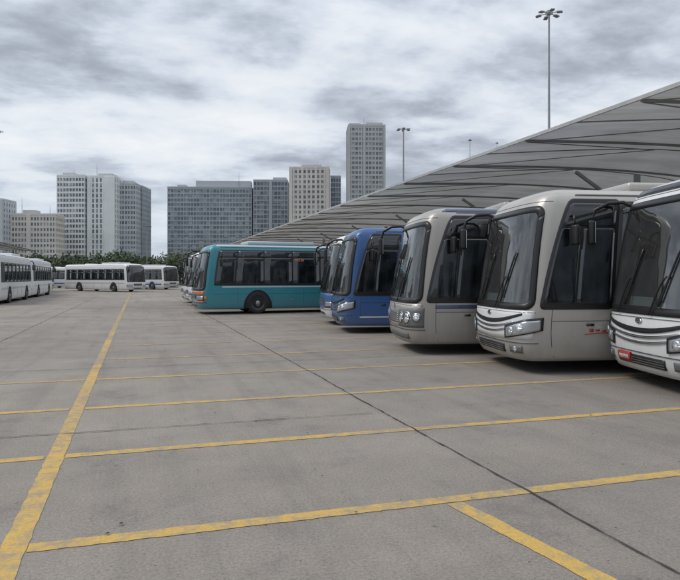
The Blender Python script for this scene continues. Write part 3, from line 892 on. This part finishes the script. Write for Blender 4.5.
for i in range(66):
    u = -60+i*4.6+random.uniform(-2, 2); d = random.uniform(130, 150); x, y = at(u, d)
    items.append((x, y, random.uniform(4.8, 6.8) if u < 62 or u > 130 else random.uniform(5.4, 7.6), random.uniform(2.2, 3.4)))
for i in range(50):
    u = 180+i*9; d = random.uniform(150, 180); x, y = at(u, d); items.append((x, y, random.uniform(7, 10), random.uniform(3, 5)))
tree_row('distant_tree_row', items)

# ------------------------------------------------------------------ world, sun, camera
w = bpy.data.worlds.new("World"); scene.world = w; w.use_nodes = True
nt = w.node_tree; nodes, links = nt.nodes, nt.links
bg = nodes['Background']; bg.inputs['Strength'].default_value = .1
sky = nodes.new('ShaderNodeTexSky'); sky.sky_type = 'NISHITA'; sky.sun_disc = False
SUN_EL, SUN_AZ = 52, -70
sky.sun_elevation = math.radians(SUN_EL); sky.sun_rotation = math.radians(SUN_AZ)
tc = nodes.new('ShaderNodeTexCoord'); sep = nodes.new('ShaderNodeSeparateXYZ'); links.new(tc.outputs['Generated'], sep.inputs[0])
zc = math_n(nodes, links, 'MAXIMUM', sep.outputs[2], 0.0); zd = math_n(nodes, links, 'ADD', zc, .17)
ux = math_n(nodes, links, 'DIVIDE', sep.outputs[0], zd); uy = math_n(nodes, links, 'DIVIDE', sep.outputs[1], zd)
cmb = nodes.new('ShaderNodeCombineXYZ'); links.new(ux, cmb.inputs[0]); links.new(uy, cmb.inputs[1])
mp = nodes.new('ShaderNodeMapping'); mp.inputs['Location'].default_value = (5.3, 2.4, 0); mp.inputs['Scale'].default_value = (.95, 1.15, 1)
links.new(cmb.outputs[0], mp.inputs[0])
n1 = noise(nodes, links, mp.outputs[0], 1.0, 10, .55, .1)
n2 = noise(nodes, links, mp.outputs[0], 3.0, 10, .58, .15)
mx = math_n(nodes, links, 'MULTIPLY_ADD', n2.outputs[0], .36); nm = math_n(nodes, links, 'MULTIPLY', n1.outputs[0], .66); links.new(nm, mx.node.inputs[2])
cr = ramp(nodes, [(.38, (.31, .34, .405)), (.44, (.41, .445, .515)), (.485, (.54, .59, .67)), (.52, (.66, .72, .80)), (.57, (.79, .83, .885)), (.66, (.90, .925, .95))])
links.new(mx, cr.inputs[0])
hz = nodes.new('ShaderNodeMapRange'); hz.inputs[1].default_value = 0; hz.inputs[2].default_value = .18; hz.inputs[3].default_value = .8; hz.inputs[4].default_value = 0
links.new(zc, hz.inputs[0])
cc = mixc(nodes, links, hz.outputs[0], cr.outputs[0], (.62, .70, .79))
zen = nodes.new('ShaderNodeMapRange'); zen.inputs[1].default_value = .33; zen.inputs[2].default_value = 1.0; zen.inputs[3].default_value = 10.3; zen.inputs[4].default_value = 16.5
links.new(zc, zen.inputs[0])
sc = nodes.new('ShaderNodeVectorMath'); sc.operation = 'SCALE'; links.new(zen.outputs[0], sc.inputs['Scale'])
links.new(cc, sc.inputs[0])
fin = mixc(nodes, links, .93, sky.outputs[0], sc.outputs[0])
links.new(fin, bg.inputs['Color'])

sl = bpy.data.lights.new('sun', 'SUN'); sl.energy = 1.5; sl.angle = math.radians(25); sl.color = (1, .96, .89)
so = bpy.data.objects.new('sun', sl); scene.collection.objects.link(so)
az = math.radians(SUN_AZ); el = math.radians(SUN_EL)
dirv = Vector((math.sin(az)*math.cos(el), math.cos(az)*math.cos(el), math.sin(el)))
so.rotation_euler = dirv.to_track_quat('Z', 'Y').to_euler()

cam = bpy.data.cameras.new('camera'); co = bpy.data.objects.new('camera', cam); scene.collection.objects.link(co)
co.location = (0, 0, 1.65); co.rotation_euler = (math.radians(90), 0, math.radians(-17.5))
cam.sensor_width = 36; cam.lens = 640/680*36; cam.shift_y = -13/680; cam.clip_end = 5000; cam.clip_start = .05
scene.camera = co
scene.view_settings.view_transform = 'Standard'; scene.view_settings.look = 'None'; scene.view_settings.exposure = 0
